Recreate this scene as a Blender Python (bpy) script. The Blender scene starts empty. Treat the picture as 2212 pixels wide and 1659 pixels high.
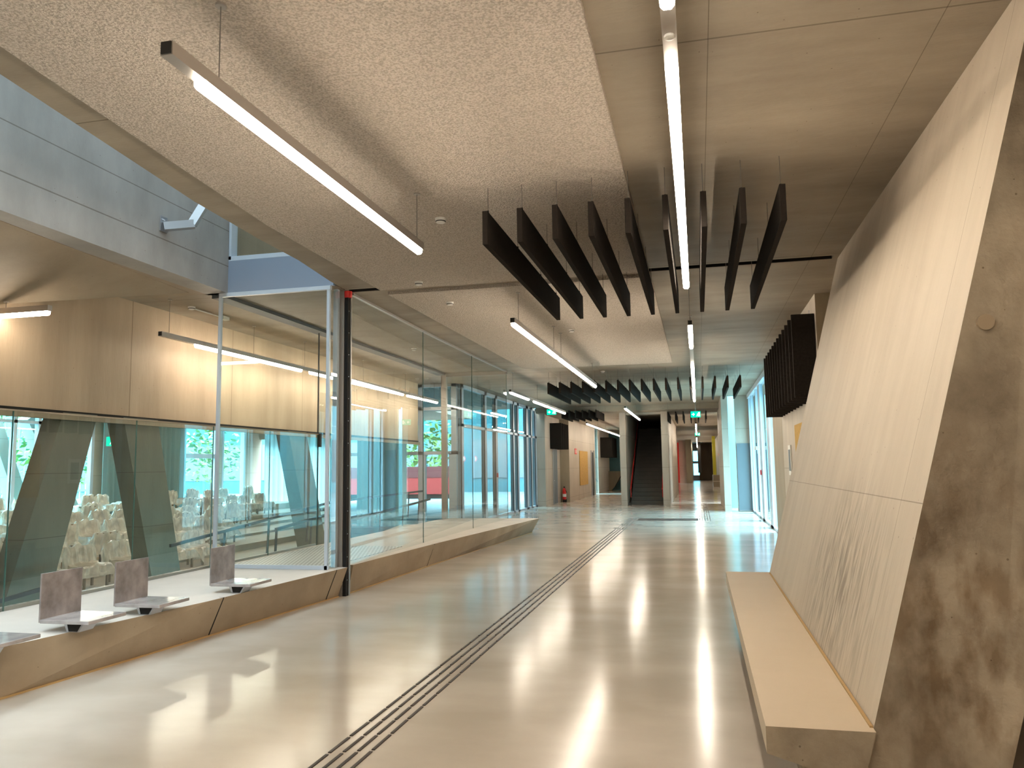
import bpy, bmesh, math, random
from mathutils import Vector, Matrix, Euler
random.seed(7)
S = bpy.context.scene
COL = S.collection

# ------------------------------------------------------------------ camera, world, exposure
F_PX, W_PX, EYE = 1693.42, 2212.0, 1.6
YAW, PITCH, ROLL = 0.230551165, 0.105699550, -0.0144612749
cam = bpy.data.cameras.new('camera'); cam_o = bpy.data.objects.new('camera', cam); COL.objects.link(cam_o)
cam.sensor_fit = 'HORIZONTAL'; cam.sensor_width = 36.0; cam.lens = 36.0 * F_PX / W_PX
cam.clip_start = 0.05; cam.clip_end = 500
cy, sy, cp, sp = math.cos(YAW), math.sin(YAW), math.cos(PITCH), math.sin(PITCH)
fw = Vector((-sy * cp, cy * cp, sp)); rt = Vector((cy, sy, 0)); up = rt.cross(fw)
cr, sr = math.cos(ROLL), math.sin(ROLL)
r2 = cr * rt + sr * up; u2 = -sr * rt + cr * up
cam_o.matrix_world = Matrix(((r2.x, u2.x, -fw.x, 0), (r2.y, u2.y, -fw.y, 0), (r2.z, u2.z, -fw.z, EYE), (0, 0, 0, 1)))
S.camera = cam_o

WORLD_STRENGTH = 24.0
LAMP_STRENGTH = 34.0
LAMP_COLOR = (1.0, 0.875, 0.715)
S.view_settings.view_transform = 'Standard'; S.view_settings.look = 'None'
S.view_settings.exposure = 0.75; S.view_settings.gamma = 1.0; S.view_settings.use_curve_mapping = False
w = bpy.data.worlds.new('daylight'); S.world = w; w.use_nodes = True
wn = w.node_tree.nodes; wl = w.node_tree.links; wn.clear()
wo = wn.new('ShaderNodeOutputWorld'); wb = wn.new('ShaderNodeBackground'); wl.new(wb.outputs[0], wo.inputs[0])
wtc = wn.new('ShaderNodeTexCoord'); wsep = wn.new('ShaderNodeSeparateXYZ'); wl.new(wtc.outputs['Generated'], wsep.inputs[0])
wr = wn.new('ShaderNodeValToRGB'); wl.new(wsep.outputs[2], wr.inputs[0])
wr.color_ramp.elements[0].position = 0.22; wr.color_ramp.elements[0].color = (0.040, 0.118, 0.140, 1)
wr.color_ramp.elements[1].position = 0.75; wr.color_ramp.elements[1].color = (0.74, 0.90, 1.0, 1)
wl.new(wr.outputs[0], wb.inputs[0]); wb.inputs[1].default_value = WORLD_STRENGTH
cy_ = S.cycles
cy_.max_bounces = 8; cy_.diffuse_bounces = 4; cy_.glossy_bounces = 4; cy_.transmission_bounces = 4
cy_.transparent_max_bounces = 28; cy_.caustics_reflective = False; cy_.caustics_refractive = False
cy_.sample_clamp_indirect = 6.0

# ------------------------------------------------------------------ materials
def newmat(name):
    m = bpy.data.materials.new(name); m.use_nodes = True
    nt = m.node_tree; nt.nodes.clear()
    out = nt.nodes.new('ShaderNodeOutputMaterial')
    return m, nt, out

def principled(nt, out, **kw):
    b = nt.nodes.new('ShaderNodeBsdfPrincipled'); nt.links.new(b.outputs[0], out.inputs[0])
    for k, v in kw.items(): b.inputs[k].default_value = v
    return b

def plain(name, col, rough=0.5, metal=0.0, spec=0.5, noise=0.0, scale=8.0):
    m, nt, out = newmat(name)
    b = principled(nt, out, **{'Base Color': (*col, 1), 'Roughness': rough, 'Metallic': metal, 'Specular IOR Level': spec})
    if noise:
        tc = nt.nodes.new('ShaderNodeTexCoord'); n = nt.nodes.new('ShaderNodeTexNoise'); n.inputs['Scale'].default_value = scale
        n.inputs['Detail'].default_value = 6
        nt.links.new(tc.outputs['Object'], n.inputs['Vector'])
        r = nt.nodes.new('ShaderNodeValToRGB'); r.color_ramp.elements[0].position = 0.3; r.color_ramp.elements[1].position = 0.7
        r.color_ramp.elements[0].color = (*[c * (1 - noise) for c in col], 1); r.color_ramp.elements[1].color = (*[min(1, c * (1 + noise)) for c in col], 1)
        nt.links.new(n.outputs[0], r.inputs[0]); nt.links.new(r.outputs[0], b.inputs['Base Color'])
    return m

def emit(name, col, s):
    m, nt, out = newmat(name)
    e = nt.nodes.new('ShaderNodeEmission'); e.inputs[0].default_value = (*col, 1); e.inputs[1].default_value = s
    nt.links.new(e.outputs[0], out.inputs[0]); return m

def glass(name, tint, refl=1.0, ior=1.5, rough=0.0):
    m, nt, out = newmat(name)
    t = nt.nodes.new('ShaderNodeBsdfTransparent'); t.inputs[0].default_value = (*tint, 1)
    g = nt.nodes.new('ShaderNodeBsdfGlossy'); g.inputs['Roughness'].default_value = rough
    f = nt.nodes.new('ShaderNodeFresnel'); f.inputs['IOR'].default_value = ior
    mu = nt.nodes.new('ShaderNodeMath'); mu.operation = 'MULTIPLY'; mu.inputs[1].default_value = refl; mu.use_clamp = True
    ge = nt.nodes.new('ShaderNodeNewGeometry'); iv = nt.nodes.new('ShaderNodeMath'); iv.operation = 'SUBTRACT'; iv.inputs[0].default_value = 1.0
    nt.links.new(ge.outputs['Backfacing'], iv.inputs[1])
    mb_ = nt.nodes.new('ShaderNodeMath'); mb_.operation = 'MULTIPLY'; nt.links.new(f.outputs[0], mb_.inputs[0]); nt.links.new(iv.outputs[0], mb_.inputs[1])
    nt.links.new(mb_.outputs[0], mu.inputs[0])
    mx = nt.nodes.new('ShaderNodeMixShader'); nt.links.new(mu.outputs[0], mx.inputs[0])
    nt.links.new(t.outputs[0], mx.inputs[1]); nt.links.new(g.outputs[0], mx.inputs[2]); nt.links.new(mx.outputs[0], out.inputs[0])
    return m

def concrete(name, lo, hi, stretch=(1, 1, 1), scale=1.1, joints=(), rough=0.6, pores=True, bump=0.15, stain=None, coat=0.0, spec=0.35):
    """mottled concrete; joints: list of (axis, period, offset, width) thin formwork lines."""
    m, nt, out = newmat(name); N = nt.nodes; L = nt.links
    b = principled(nt, out, Roughness=rough); b.inputs['Specular IOR Level'].default_value = spec
    tc = N.new('ShaderNodeTexCoord'); mp = N.new('ShaderNodeMapping'); mp.inputs['Scale'].default_value = stretch
    L.new(tc.outputs['Object'], mp.inputs[0])
    n1 = N.new('ShaderNodeTexNoise'); n1.inputs['Scale'].default_value = scale; n1.inputs['Detail'].default_value = 9; n1.inputs['Roughness'].default_value = 0.62
    L.new(mp.outputs[0], n1.inputs['Vector'])
    n2 = N.new('ShaderNodeTexNoise'); n2.inputs['Scale'].default_value = scale * 0.35; n2.inputs['Detail'].default_value = 3
    L.new(tc.outputs['Object'], n2.inputs['Vector'])
    ad = N.new('ShaderNodeMath'); ad.operation = 'ADD'; L.new(n1.outputs[0], ad.inputs[0]); L.new(n2.outputs[0], ad.inputs[1])
    r = N.new('ShaderNodeValToRGB'); L.new(ad.outputs[0], r.inputs[0])
    hv = N.new('ShaderNodeMath'); hv.operation = 'MULTIPLY'; hv.inputs[1].default_value = 0.5; L.new(ad.outputs[0], hv.inputs[0]); L.new(hv.outputs[0], r.inputs[0])
    e = r.color_ramp.elements; e[0].position = 0.36; e[0].color = (*lo, 1); e[1].position = 0.62; e[1].color = (*hi, 1)
    cur = r.outputs[0]
    def mult(fac_socket, colr):
        nonlocal cur
        mx = N.new('ShaderNodeMix'); mx.data_type = 'RGBA'; mx.blend_type = 'MULTIPLY'
        L.new(fac_socket, mx.inputs[0]); L.new(cur, mx.inputs[6]); mx.inputs[7].default_value = (*colr, 1); cur = mx.outputs[2]
    if pores:
        v = N.new('ShaderNodeTexVoronoi'); v.inputs['Scale'].default_value = 9
        L.new(tc.outputs['Object'], v.inputs['Vector'])
        c = N.new('ShaderNodeMath'); c.operation = 'LESS_THAN'; c.inputs[1].default_value = 0.045; L.new(v.outputs['Distance'], c.inputs[0])
        mult(c.outputs[0], (0.55, 0.5, 0.46))
    sep = N.new('ShaderNodeSeparateXYZ'); L.new(tc.outputs['Object'], sep.inputs[0])
    for ax, per, off, wd in joints:
        a = N.new('ShaderNodeMath'); a.operation = 'ADD'; a.inputs[1].default_value = 1000 * per - off; L.new(sep.outputs['XYZ'.index(ax)], a.inputs[0])
        mo = N.new('ShaderNodeMath'); mo.operation = 'MODULO'; mo.inputs[1].default_value = per; L.new(a.outputs[0], mo.inputs[0])
        lt = N.new('ShaderNodeMath'); lt.operation = 'LESS_THAN'; lt.inputs[1].default_value = wd; L.new(mo.outputs[0], lt.inputs[0])
        mult(lt.outputs[0], (0.55, 0.52, 0.48))
    if stain:
        loc, rad, colr = stain
        sb = N.new('ShaderNodeVectorMath'); sb.operation = 'SUBTRACT'; sb.inputs[1].default_value = loc; L.new(tc.outputs['Object'], sb.inputs[0])
        sc = N.new('ShaderNodeVectorMath'); sc.operation = 'DIVIDE'; sc.inputs[1].default_value = rad; L.new(sb.outputs[0], sc.inputs[0])
        ln = N.new('ShaderNodeVectorMath'); ln.operation = 'LENGTH'; L.new(sc.outputs[0], ln.inputs[0])
        mr = N.new('ShaderNodeMapRange'); mr.inputs[1].default_value = 0.2; mr.inputs[2].default_value = 1.0; mr.inputs[3].default_value = 1; mr.inputs[4].default_value = 0
        L.new(ln.outputs['Value'], mr.inputs[0])
        sn = N.new('ShaderNodeTexNoise'); sn.inputs['Scale'].default_value = 6; sn.inputs['Detail'].default_value = 8
        sm = N.new('ShaderNodeMapping'); sm.inputs['Scale'].default_value = (1.5, 5, 0.7); L.new(tc.outputs['Object'], sm.inputs[0]); L.new(sm.outputs[0], sn.inputs['Vector'])
        sr_ = N.new('ShaderNodeMapRange'); sr_.inputs[1].default_value = 0.42; sr_.inputs[2].default_value = 0.62; L.new(sn.outputs[0], sr_.inputs[0])
        mm = N.new('ShaderNodeMath'); mm.operation = 'MULTIPLY'; L.new(mr.outputs[0], mm.inputs[0]); L.new(sr_.outputs[0], mm.inputs[1])
        mult(mm.outputs[0], colr)
    L.new(cur, b.inputs['Base Color'])
    nb = N.new('ShaderNodeTexNoise'); nb.inputs['Scale'].default_value = 22; nb.inputs['Detail'].default_value = 8
    L.new(mp.outputs[0], nb.inputs['Vector'])
    bp = N.new('ShaderNodeBump'); bp.inputs['Strength'].default_value = bump; bp.inputs['Distance'].default_value = 0.02
    L.new(nb.outputs[0], bp.inputs['Height']); L.new(bp.outputs[0], b.inputs['Normal'])
    return m

M = {}
M['ceil'] = concrete('ceiling_concrete', (0.215, 0.175, 0.13), (0.345, 0.29, 0.22), stretch=(0.7, 2.2, 1), scale=1.2, joints=(('Y', 5.0, 4.27, 0.014), ('X', 1.21, 0.14, 0.006)))
M['soffit'] = concrete('soffit_concrete', (0.26, 0.205, 0.15), (0.38, 0.31, 0.225), stretch=(1, 1, 1), scale=1.0)
M['spandrel'] = concrete('board_marked_concrete', (0.36, 0.27, 0.18), (0.50, 0.385, 0.265), stretch=(2.4, 2.4, 0.35), scale=1.1, joints=(('Y', 2.4, 1.95, 0.014),))
M['lean'] = concrete('pale_leaning_concrete', (0.43, 0.355, 0.27), (0.55, 0.465, 0.365), stretch=(2.0, 4.0, 0.5), scale=1.0,
                     joints=(('Z', 3.0, 1.41, 0.005), ('Y', 20, 4.22, 0.005)), stain=((0.84, 5.3, 0.85), (0.5, 1.5, 0.85), (0.52, 0.50, 0.48)), bump=0.1)
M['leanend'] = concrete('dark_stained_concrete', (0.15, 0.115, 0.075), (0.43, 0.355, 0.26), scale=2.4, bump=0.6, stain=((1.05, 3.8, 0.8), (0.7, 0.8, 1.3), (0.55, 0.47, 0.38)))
M['bench'] = concrete('smooth_bench_concrete', (0.52, 0.42, 0.30), (0.60, 0.49, 0.36), stretch=(1, 1, 1), scale=0.8, pores=False, bump=0.03, rough=0.5)
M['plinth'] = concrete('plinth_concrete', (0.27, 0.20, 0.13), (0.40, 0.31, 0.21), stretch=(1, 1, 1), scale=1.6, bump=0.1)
M['plinthtop'] = concrete('plinth_daylit_top_concrete', (0.50, 0.45, 0.40), (0.62, 0.56, 0.50), stretch=(1, 1, 1), scale=1.5, pores=False, bump=0.03)  # paler than the plinth body: overhead daylight put into the top colour
M['upper'] = concrete('grey_upper_concrete', (0.26, 0.25, 0.24), (0.42, 0.41, 0.39), stretch=(1.5, 1.5, 0.7), scale=1.0, joints=(('Z', 20, 4.30, 0.012), ('Z', 20, 4.78, 0.010)))
M['wall'] = concrete('wall_concrete', (0.37, 0.32, 0.26), (0.52, 0.45, 0.37), stretch=(2, 2, 0.4), scale=1.0, joints=(('Z', 1.3, 0.2, 0.01),))
M['wallbrown'] = concrete('brown_wall_concrete', (0.24, 0.19, 0.13), (0.36, 0.29, 0.20), stretch=(2, 2, 0.4), scale=1.0)
M['column'] = concrete('column_concrete', (0.105, 0.108, 0.08), (0.17, 0.172, 0.13), stretch=(2, 2, 0.5), scale=1.0, joints=(('Z', 0.75, 0.1, 0.008),))
M['hallfloor'] = plain('hall_floor', (0.42, 0.36, 0.27), 0.45, noise=0.1, scale=2)
M['stair'] = concrete('stair_concrete', (0.055, 0.048, 0.04), (0.085, 0.075, 0.062), scale=1.5, pores=False)
# sprayed acoustic plaster
m, nt, out = newmat('sprayed_acoustic_plaster'); N = nt.nodes; L = nt.links
b = principled(nt, out, Roughness=0.95); b.inputs['Specular IOR Level'].default_value = 0.1
tc = N.new('ShaderNodeTexCoord'); n = N.new('ShaderNodeTexNoise'); n.inputs['Scale'].default_value = 70; n.inputs['Detail'].default_value = 2
L.new(tc.outputs['Object'], n.inputs['Vector'])
nl = N.new('ShaderNodeTexNoise'); nl.inputs['Scale'].default_value = 1.2; L.new(tc.outputs['Object'], nl.inputs['Vector'])
r = N.new('ShaderNodeValToRGB'); r.color_ramp.elements[0].position = 0.35; r.color_ramp.elements[0].color = (0.38, 0.33, 0.275, 1)
r.color_ramp.elements[1].position = 0.62; r.color_ramp.elements[1].color = (0.58, 0.51, 0.435, 1)
L.new(n.outputs[0], r.inputs[0]); L.new(r.outputs[0], b.inputs['Base Color'])
bp = N.new('ShaderNodeBump'); bp.inputs['Strength'].default_value = 1.0; bp.inputs['Distance'].default_value = 0.022
L.new(n.outputs[0], bp.inputs['Height']); L.new(bp.outputs[0], b.inputs['Normal']); M['spray'] = m
# polished floor
m, nt, out = newmat('polished_concrete_floor'); N = nt.nodes; L = nt.links
b = principled(nt, out); b.inputs['Specular IOR Level'].default_value = 0.38
tc = N.new('ShaderNodeTexCoord'); n = N.new('ShaderNodeTexNoise'); n.inputs['Scale'].default_value = 0.9; n.inputs['Detail'].default_value = 8
mp = N.new('ShaderNodeMapping'); mp.inputs['Scale'].default_value = (1, 1.6, 1); L.new(tc.outputs['Object'], mp.inputs[0]); L.new(mp.outputs[0], n.inputs['Vector'])
r = N.new('ShaderNodeValToRGB'); r.color_ramp.elements[0].position = 0.36; r.color_ramp.elements[0].color = (0.44, 0.385, 0.325, 1)
r.color_ramp.elements[1].position = 0.66; r.color_ramp.elements[1].color = (0.52, 0.462, 0.398, 1)
L.new(n.outputs[0], r.inputs[0]); L.new(r.outputs[0], b.inputs['Base Color'])
nr = N.new('ShaderNodeMapRange'); nr.inputs[3].default_value = 0.14; nr.inputs[4].default_value = 0.19; L.new(n.outputs[0], nr.inputs[0]); L.new(nr.outputs[0], b.inputs['Roughness'])
n3 = N.new('ShaderNodeTexNoise'); n3.inputs['Scale'].default_value = 2.5; n3.inputs['Detail'].default_value = 3; L.new(tc.outputs['Object'], n3.inputs['Vector'])
bp = N.new('ShaderNodeBump'); bp.inputs['Strength'].default_value = 0.02; bp.inputs['Distance'].default_value = 0.02; L.new(n3.outputs[0], bp.inputs['Height']); L.new(bp.outputs[0], b.inputs['Normal'])
M['floor'] = m
M['lamp'] = emit('lamp_diffuser_glow', LAMP_COLOR, LAMP_STRENGTH)
M['alu'] = plain('brushed_aluminium', (0.42, 0.38, 0.34), 0.4, 0.7)
M['steel'] = plain('grey_steel', (0.50, 0.51, 0.54), 0.35, 0.8)
M['frame'] = plain('window_frame_aluminium', (0.50, 0.56, 0.63), 0.4, 0.15)
M['framedk'] = plain('dark_gasket', (0.03, 0.035, 0.04), 0.6)
M['black'] = plain('black_paint', (0.012, 0.011, 0.010), 0.6)
M['baffle'] = plain('dark_acoustic_felt', (0.020, 0.016, 0.013), 0.95, spec=0.1, noise=0.15, scale=30)
M['panel'] = plain('blue_grey_metal_panel', (0.30, 0.36, 0.46), 0.35, 0.5)
M['bluepanel'] = plain('slate_blue_panel', (0.135, 0.165, 0.185), 0.6)
M['red'] = plain('red_paint', (0.62, 0.02, 0.015), 0.45)
M['redwall'] = plain('red_wall_paint', (0.80, 0.015, 0.01), 0.5)
M['yellow'] = plain('yellow_paint', (0.55, 0.50, 0.03), 0.5)
M['ochre'] = plain('ochre_pinboard_cork', (0.50, 0.30, 0.075), 0.9, noise=0.15, scale=20)
M['white'] = plain('white_plastic', (0.75, 0.73, 0.68), 0.5)
M['wire'] = plain('steel_wire', (0.22, 0.20, 0.18), 0.5, 0.6)
M['rib'] = plain('dark_tactile_rib', (0.035, 0.025, 0.02), 0.5)
M['groove'] = plain('groove_shadow_gap', (0.008, 0.007, 0.006), 0.9)
M['plate'] = plain('acrylic_faced_plate', (0.33, 0.30, 0.29), 0.08, 0.0, noise=0.25, scale=7)
M['plateback'] = plain('brushed_zinc_plate', (0.30, 0.26, 0.25), 0.35, 0.35, noise=0.35, scale=7)
M['glass'] = glass('clear_glass', (0.95, 0.985, 0.97), 1.7)
M['glassin'] = glass('interior_screen_glass', (0.962, 0.988, 0.978), 1.7)
M['skylight'] = glass('dimming_skylight_glass', (0.52, 0.53, 0.53), 1.0)
M['glassout'] = glass('tinted_facade_glass', (0.76, 0.955, 1.0), 1.4)
M['gedge'] = plain('green_glass_edge', (0.05, 0.12, 0.10), 0.2)
M['rail'] = plain('anthracite_handrail', (0.03, 0.032, 0.03), 0.5)
M['grate'] = None
M['signgreen'] = emit('exit_sign_green', (0.0, 0.62, 0.36), 1.1)
M['signwhite'] = emit('exit_sign_white', (0.85, 1.0, 0.92), 1.3)
M['leaf'] = plain('tree_leaves', (0.085, 0.17, 0.02), 0.6, noise=0.4, scale=3)
M['bark'] = plain('tree_bark', (0.12, 0.09, 0.06), 0.9)
M['gravel'] = plain('pale_gravel', (0.12, 0.15, 0.155), 0.9, noise=0.15, scale=1.5)
M['slat'] = plain('pale_fence_slat', (0.16, 0.34, 0.38), 0.6)
M['tealwall'] = plain('teal_glass_facade', (0.05, 0.16, 0.19), 0.3, noise=0.2, scale=.5)
M['chairshell'] = plain('beige_chair_shell', (0.22, 0.165, 0.10), 0.5, noise=0.1, scale=5)
M['containerred'] = plain('faded_red_container', (0.30, 0.012, 0.012), 0.55)
M['slitreflector'] = plain('slit_reflector_render', (0.20, 0.34, 0.35), 0.8)
M['skirt'] = plain('ochre_sealant', (0.42, 0.27, 0.11), 0.7)
M['wood'] = plain('pale_plywood', (0.62, 0.47, 0.28), 0.5, noise=0.1, scale=5)
# galvanised bar grating
m, nt, out = newmat('bar_grating_steel'); N = nt.nodes; L = nt.links
b = principled(nt, out, Roughness=0.45, Metallic=0.4)
tc = N.new('ShaderNodeTexCoord'); bt = N.new('ShaderNodeTexBrick'); bt.inputs['Scale'].default_value = 9; bt.inputs['Mortar Size'].default_value = 0.09
bt.inputs['Color1'].default_value = (0.22, 0.21, 0.19, 1); bt.inputs['Color2'].default_value = (0.26, 0.25, 0.23, 1); bt.inputs['Mortar'].default_value = (0.62, 0.62, 0.60, 1)
bt.inputs['Row Height'].default_value = 0.7; L.new(tc.outputs['Object'], bt.inputs['Vector']); L.new(bt.outputs[0], b.inputs['Base Color']); M['grate'] = m
# plastic dust sheet
m, nt, out = newmat('crumpled_plastic_sheet'); N = nt.nodes; L = nt.links
t = N.new('ShaderNodeBsdfTransparent'); t.inputs[0].default_value = (0.93, 0.93, 0.90, 1)
p = N.new('ShaderNodeBsdfPrincipled'); p.inputs['Base Color'].default_value = (0.86, 0.81, 0.70, 1); p.inputs['Roughness'].default_value = 0.16; p.inputs['Specular IOR Level'].default_value = 1.0
tc = N.new('ShaderNodeTexCoord'); n = N.new('ShaderNodeTexNoise'); n.inputs['Scale'].default_value = 4; n.inputs['Detail'].default_value = 2; n.inputs['Distortion'].default_value = 0.6
L.new(tc.outputs['Object'], n.inputs['Vector']); bp = N.new('ShaderNodeBump'); bp.inputs['Strength'].default_value = 0.5; bp.inputs['Distance'].default_value = 0.05
L.new(n.outputs[0], bp.inputs['Height']); L.new(bp.outputs[0], p.inputs['Normal'])
tr = N.new('ShaderNodeBsdfTranslucent'); tr.inputs[0].default_value = (0.80, 0.76, 0.66, 1)
m1 = N.new('ShaderNodeMixShader'); m1.inputs[0].default_value = 0.25; L.new(p.outputs[0], m1.inputs[1]); L.new(tr.outputs[0], m1.inputs[2])
m2 = N.new('ShaderNodeMixShader'); mr = N.new('ShaderNodeMapRange'); mr.inputs[1].default_value = 0.35; mr.inputs[2].default_value = 0.65; mr.inputs[3].default_value = 0.60; mr.inputs[4].default_value = 0.92
L.new(n.outputs[0], mr.inputs[0]); L.new(mr.outputs[0], m2.inputs[0]); L.new(t.outputs[0], m2.inputs[1]); L.new(m1.outputs[0], m2.inputs[2]); L.new(m2.outputs[0], out.inputs[0]); M['sheet'] = m
# curtain
m, nt, out = newmat('blue_grey_curtain'); N = nt.nodes; L = nt.links
d = N.new('ShaderNodeBsdfDiffuse'); d.inputs[0].default_value = (0.30, 0.44, 0.44, 1); tr = N.new('ShaderNodeBsdfTranslucent'); tr.inputs[0].default_value = (0.34, 0.56, 0.58, 1)
m1 = N.new('ShaderNodeMixShader'); m1.inputs[0].default_value = 0.5; L.new(d.outputs[0], m1.inputs[1]); L.new(tr.outputs[0], m1.inputs[2]); L.new(m1.outputs[0], out.inputs[0]); M['curtain'] = m

# ------------------------------------------------------------------ mesh helpers
class MB:
    def __init__(s): s.bm = bmesh.new()
    def box(s, x0, x1, y0, y1, z0, z1):
        vs = [s.bm.verts.new((x, y, z)) for z in (z0, z1) for y in (y0, y1) for x in (x0, x1)]
        for f in ((0, 2, 3, 1), (4, 5, 7, 6), (0, 1, 5, 4), (2, 6, 7, 3), (0, 4, 6, 2), (1, 3, 7, 5)): s.bm.faces.new([vs[i] for i in f])
        return s
    def hexa(s, lo, hi):
        """prism between two matching loops of 3-D points"""
        a = [s.bm.verts.new(p) for p in lo]; b = [s.bm.verts.new(p) for p in hi]; n = len(a)
        s.bm.faces.new(a[::-1]); s.bm.faces.new(b)
        for i in range(n): s.bm.faces.new((a[i], a[(i + 1) % n], b[(i + 1) % n], b[i]))
        return s
    def poly_z(s, pts, z0, z1): return s.hexa([(x, y, z0) for x, y in pts], [(x, y, z1) for x, y in pts])
    def poly_y(s, pts, y0, y1): return s.hexa([(x, y0, z) for x, z in pts], [(x, y1, z) for x, z in pts])
    def poly_x(s, pts, x0, x1): return s.hexa([(x0, y, z) for y, z in pts], [(x1, y, z) for y, z in pts])
    def bar(s, a, b, w, h=None, upv=(0, 0, 1)):
        a, b = Vector(a), Vector(b); d = (b - a).normalized(); u = Vector(upv)
        if abs(d.dot(u)) > 0.95: u = Vector((0, 1, 0))
        r = d.cross(u).normalized(); u = r.cross(d).normalized(); h = h or w
        off = [r * w / 2 * sx + u * h / 2 * sz for sx, sz in ((-1, -1), (1, -1), (1, 1), (-1, 1))]
        return s.hexa([tuple(a + o) for o in off], [tuple(b + o) for o in off])
    def tube(s, a, b, r, n=8, r1=None):
        a, b = Vector(a), Vector(b); d = (b - a).normalized(); u = Vector((0, 0, 1)) if abs(d.z) < 0.95 else Vector((0, 1, 0))
        x = d.cross(u).normalized(); y = x.cross(d).normalized(); r1 = r if r1 is None else r1
        c = [(math.cos(2 * math.pi * i / n), math.sin(2 * math.pi * i / n)) for i in range(n)]
        return s.hexa([tuple(a + x * r * p + y * r * q) for p, q in c], [tuple(b + x * r1 * p + y * r1 * q) for p, q in c])
    def lathe(s, prof, n=20, at=(0, 0, 0)):
        rings = [[s.bm.verts.new((at[0] + r * math.cos(2 * math.pi * i / n), at[1] + r * math.sin(2 * math.pi * i / n), at[2] + z)) for i in range(n)] for r, z in prof]
        for a, b in zip(rings, rings[1:]):
            for i in range(n): s.bm.faces.new((a[i], a[(i + 1) % n], b[(i + 1) % n], b[i]))
        s.bm.faces.new(rings[0][::-1]); s.bm.faces.new(rings[-1]); return s
    def bevel(s, w, seg=1):
        bmesh.ops.bevel(s.bm, geom=list(s.bm.edges), offset=w, segments=seg, affect='EDGES', clamp_overlap=True); return s
    def obj(s, name, mat, parent=None, smooth=False):
        bmesh.ops.recalc_face_normals(s.bm, faces=s.bm.faces)
        me = bpy.data.meshes.new(name); s.bm.to_mesh(me); s.bm.free()
        if smooth:
            for p in me.polygons: p.use_smooth = True
        me.materials.append(M[mat] if isinstance(mat, str) else mat)
        o = bpy.data.objects.new(name, me); COL.objects.link(o)
        if parent: o.parent = parent
        return o

def tag(o, label, cat, group=None, kind=None):
    o['label'] = label; o['category'] = cat
    if group: o['group'] = group
    if kind: o['kind'] = kind
    return o
def thing(name, label, cat, loc=(0, 0, 0), rz=0, group=None):
    o = bpy.data.objects.new(name, None); COL.objects.link(o); o.location = loc; o.rotation_euler = (0, 0, rz); o.empty_display_size = 0.1
    return tag(o, label, cat, group)
def struct(name, mb, mat, parent=None, label=None):
    o = mb.obj(name, mat, parent)
    if parent is None: o['kind'] = 'structure'
    if label: o['label'] = label
    return o
def dup(root, loc, rz=None, label=None, scale=None):
    r = root.copy(); COL.objects.link(r); r.location = loc
    if rz is not None: r.rotation_euler = (0, 0, rz)
    if scale: r.scale = scale
    if label: r['label'] = label
    for ch in list(root.children):
        c = ch.copy(); COL.objects.link(c); c.parent = r
        for g in ch.children:
            d = g.copy(); COL.objects.link(d); d.parent = c
    return r
ORD = ['first', 'second', 'third', 'fourth', 'fifth', 'sixth', 'seventh', 'eighth', 'ninth', 'tenth', 'eleventh', 'twelfth', 'thirteenth', 'fourteenth', 'fifteenth', 'sixteenth', 'seventeenth', 'eighteenth', 'nineteenth', 'twentieth']

CZ = 3.95          # concrete ceiling
# ================================================================== STRUCTURE
# ---- floors
struct('floor', MB().box(-4.9, 3.2, -8, 19.0, -0.3, 0).box(-6.6, 3.2, 19.0, 90, -0.3, 0).box(-6.2, -4.9, -8, 9, -0.3, 0), 'floor')
struct('floor.001', MB().poly_y([(-6.15, -0.9), (-11.2, -0.9), (-11.2, -0.65), (-7.3, -0.65), (-6.15, -0.65)], -8, 36.2), 'hallfloor')
# tiers of the hall floor
ROWX = [-12.0, -13.5, -15.0, -16.5, -18.2, -20.2]; ROWTOP = [0.14, 0.31, 0.38, 0.48, 0.61, 0.86]
tm = MB(); ex = [-11.2, -12.75, -14.25, -15.75, -17.3, -19.2, -22.0]
for i in range(6): tm.box(ex[i + 1], ex[i], -8, 36.2, -0.9, ROWTOP[i] - 0.80)
struct('floor.002', tm, 'hallfloor')
# ramp slab going down towards the camera behind the glass
rp = MB().poly_x([(2, -0.66), (6.5, -0.64), (15, 0.0), (18.6, 0.22), (18.6, -0.2), (15, -0.4), (6.5, -0.9), (2, -0.9)], -7.25, -6.18)
struct('floor.003', rp, 'hallfloor')

# ---- ceiling
struct('ceiling', MB().poly_z([(1.75, -8), (1.75, 9.36), (-4.43, 9.36), (-4.40, 8.85), (-4.29, 7.85), (-4.27, 6.99), (-4.20, 5.84), (-3.92, 3.60), (-3.60, 1.0), (-3.2, -2), (-3.2, -8)], CZ, CZ + 0.4), 'ceil')
struct('ceiling.001', MB().poly_z([(2.3, 9.52), (2.3, 28.25), (1.05, 28.25), (1.05, 31.0), (-11.2, 31.0), (-11.2, 9.05), (-6.04, 9.05), (-6.04, 9.13), (-4.45, 9.13), (-4.45, 9.52)], CZ, CZ + 0.4), 'ceil')
struct('ceiling.002', MB().poly_z([(-6.3, 30.9), (1.05, 30.9), (1.05, 34), (1.6, 34), (1.6, 92), (-6.3, 92)], 3.74, CZ + 0.4), 'ceil')
struct('ceiling.003', MB().box(-11.2, -6.30, -8, 9.05, CZ, CZ + 0.05).box(-6.30, -6.04, 9.07, 9.13, CZ, CZ + .05), 'soffit')
struct('ceiling.004', MB().box(-22.4, -11.2, -8, 36.6, CZ, CZ + 0.4).box(-11.2, -10.6, 31, 36.6, CZ, CZ + .4), 'soffit')
struct('ceiling.005', MB().box(1.6, 3.2, -8, 11.6, CZ + 0.001, CZ + 0.4), 'soffit')
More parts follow.
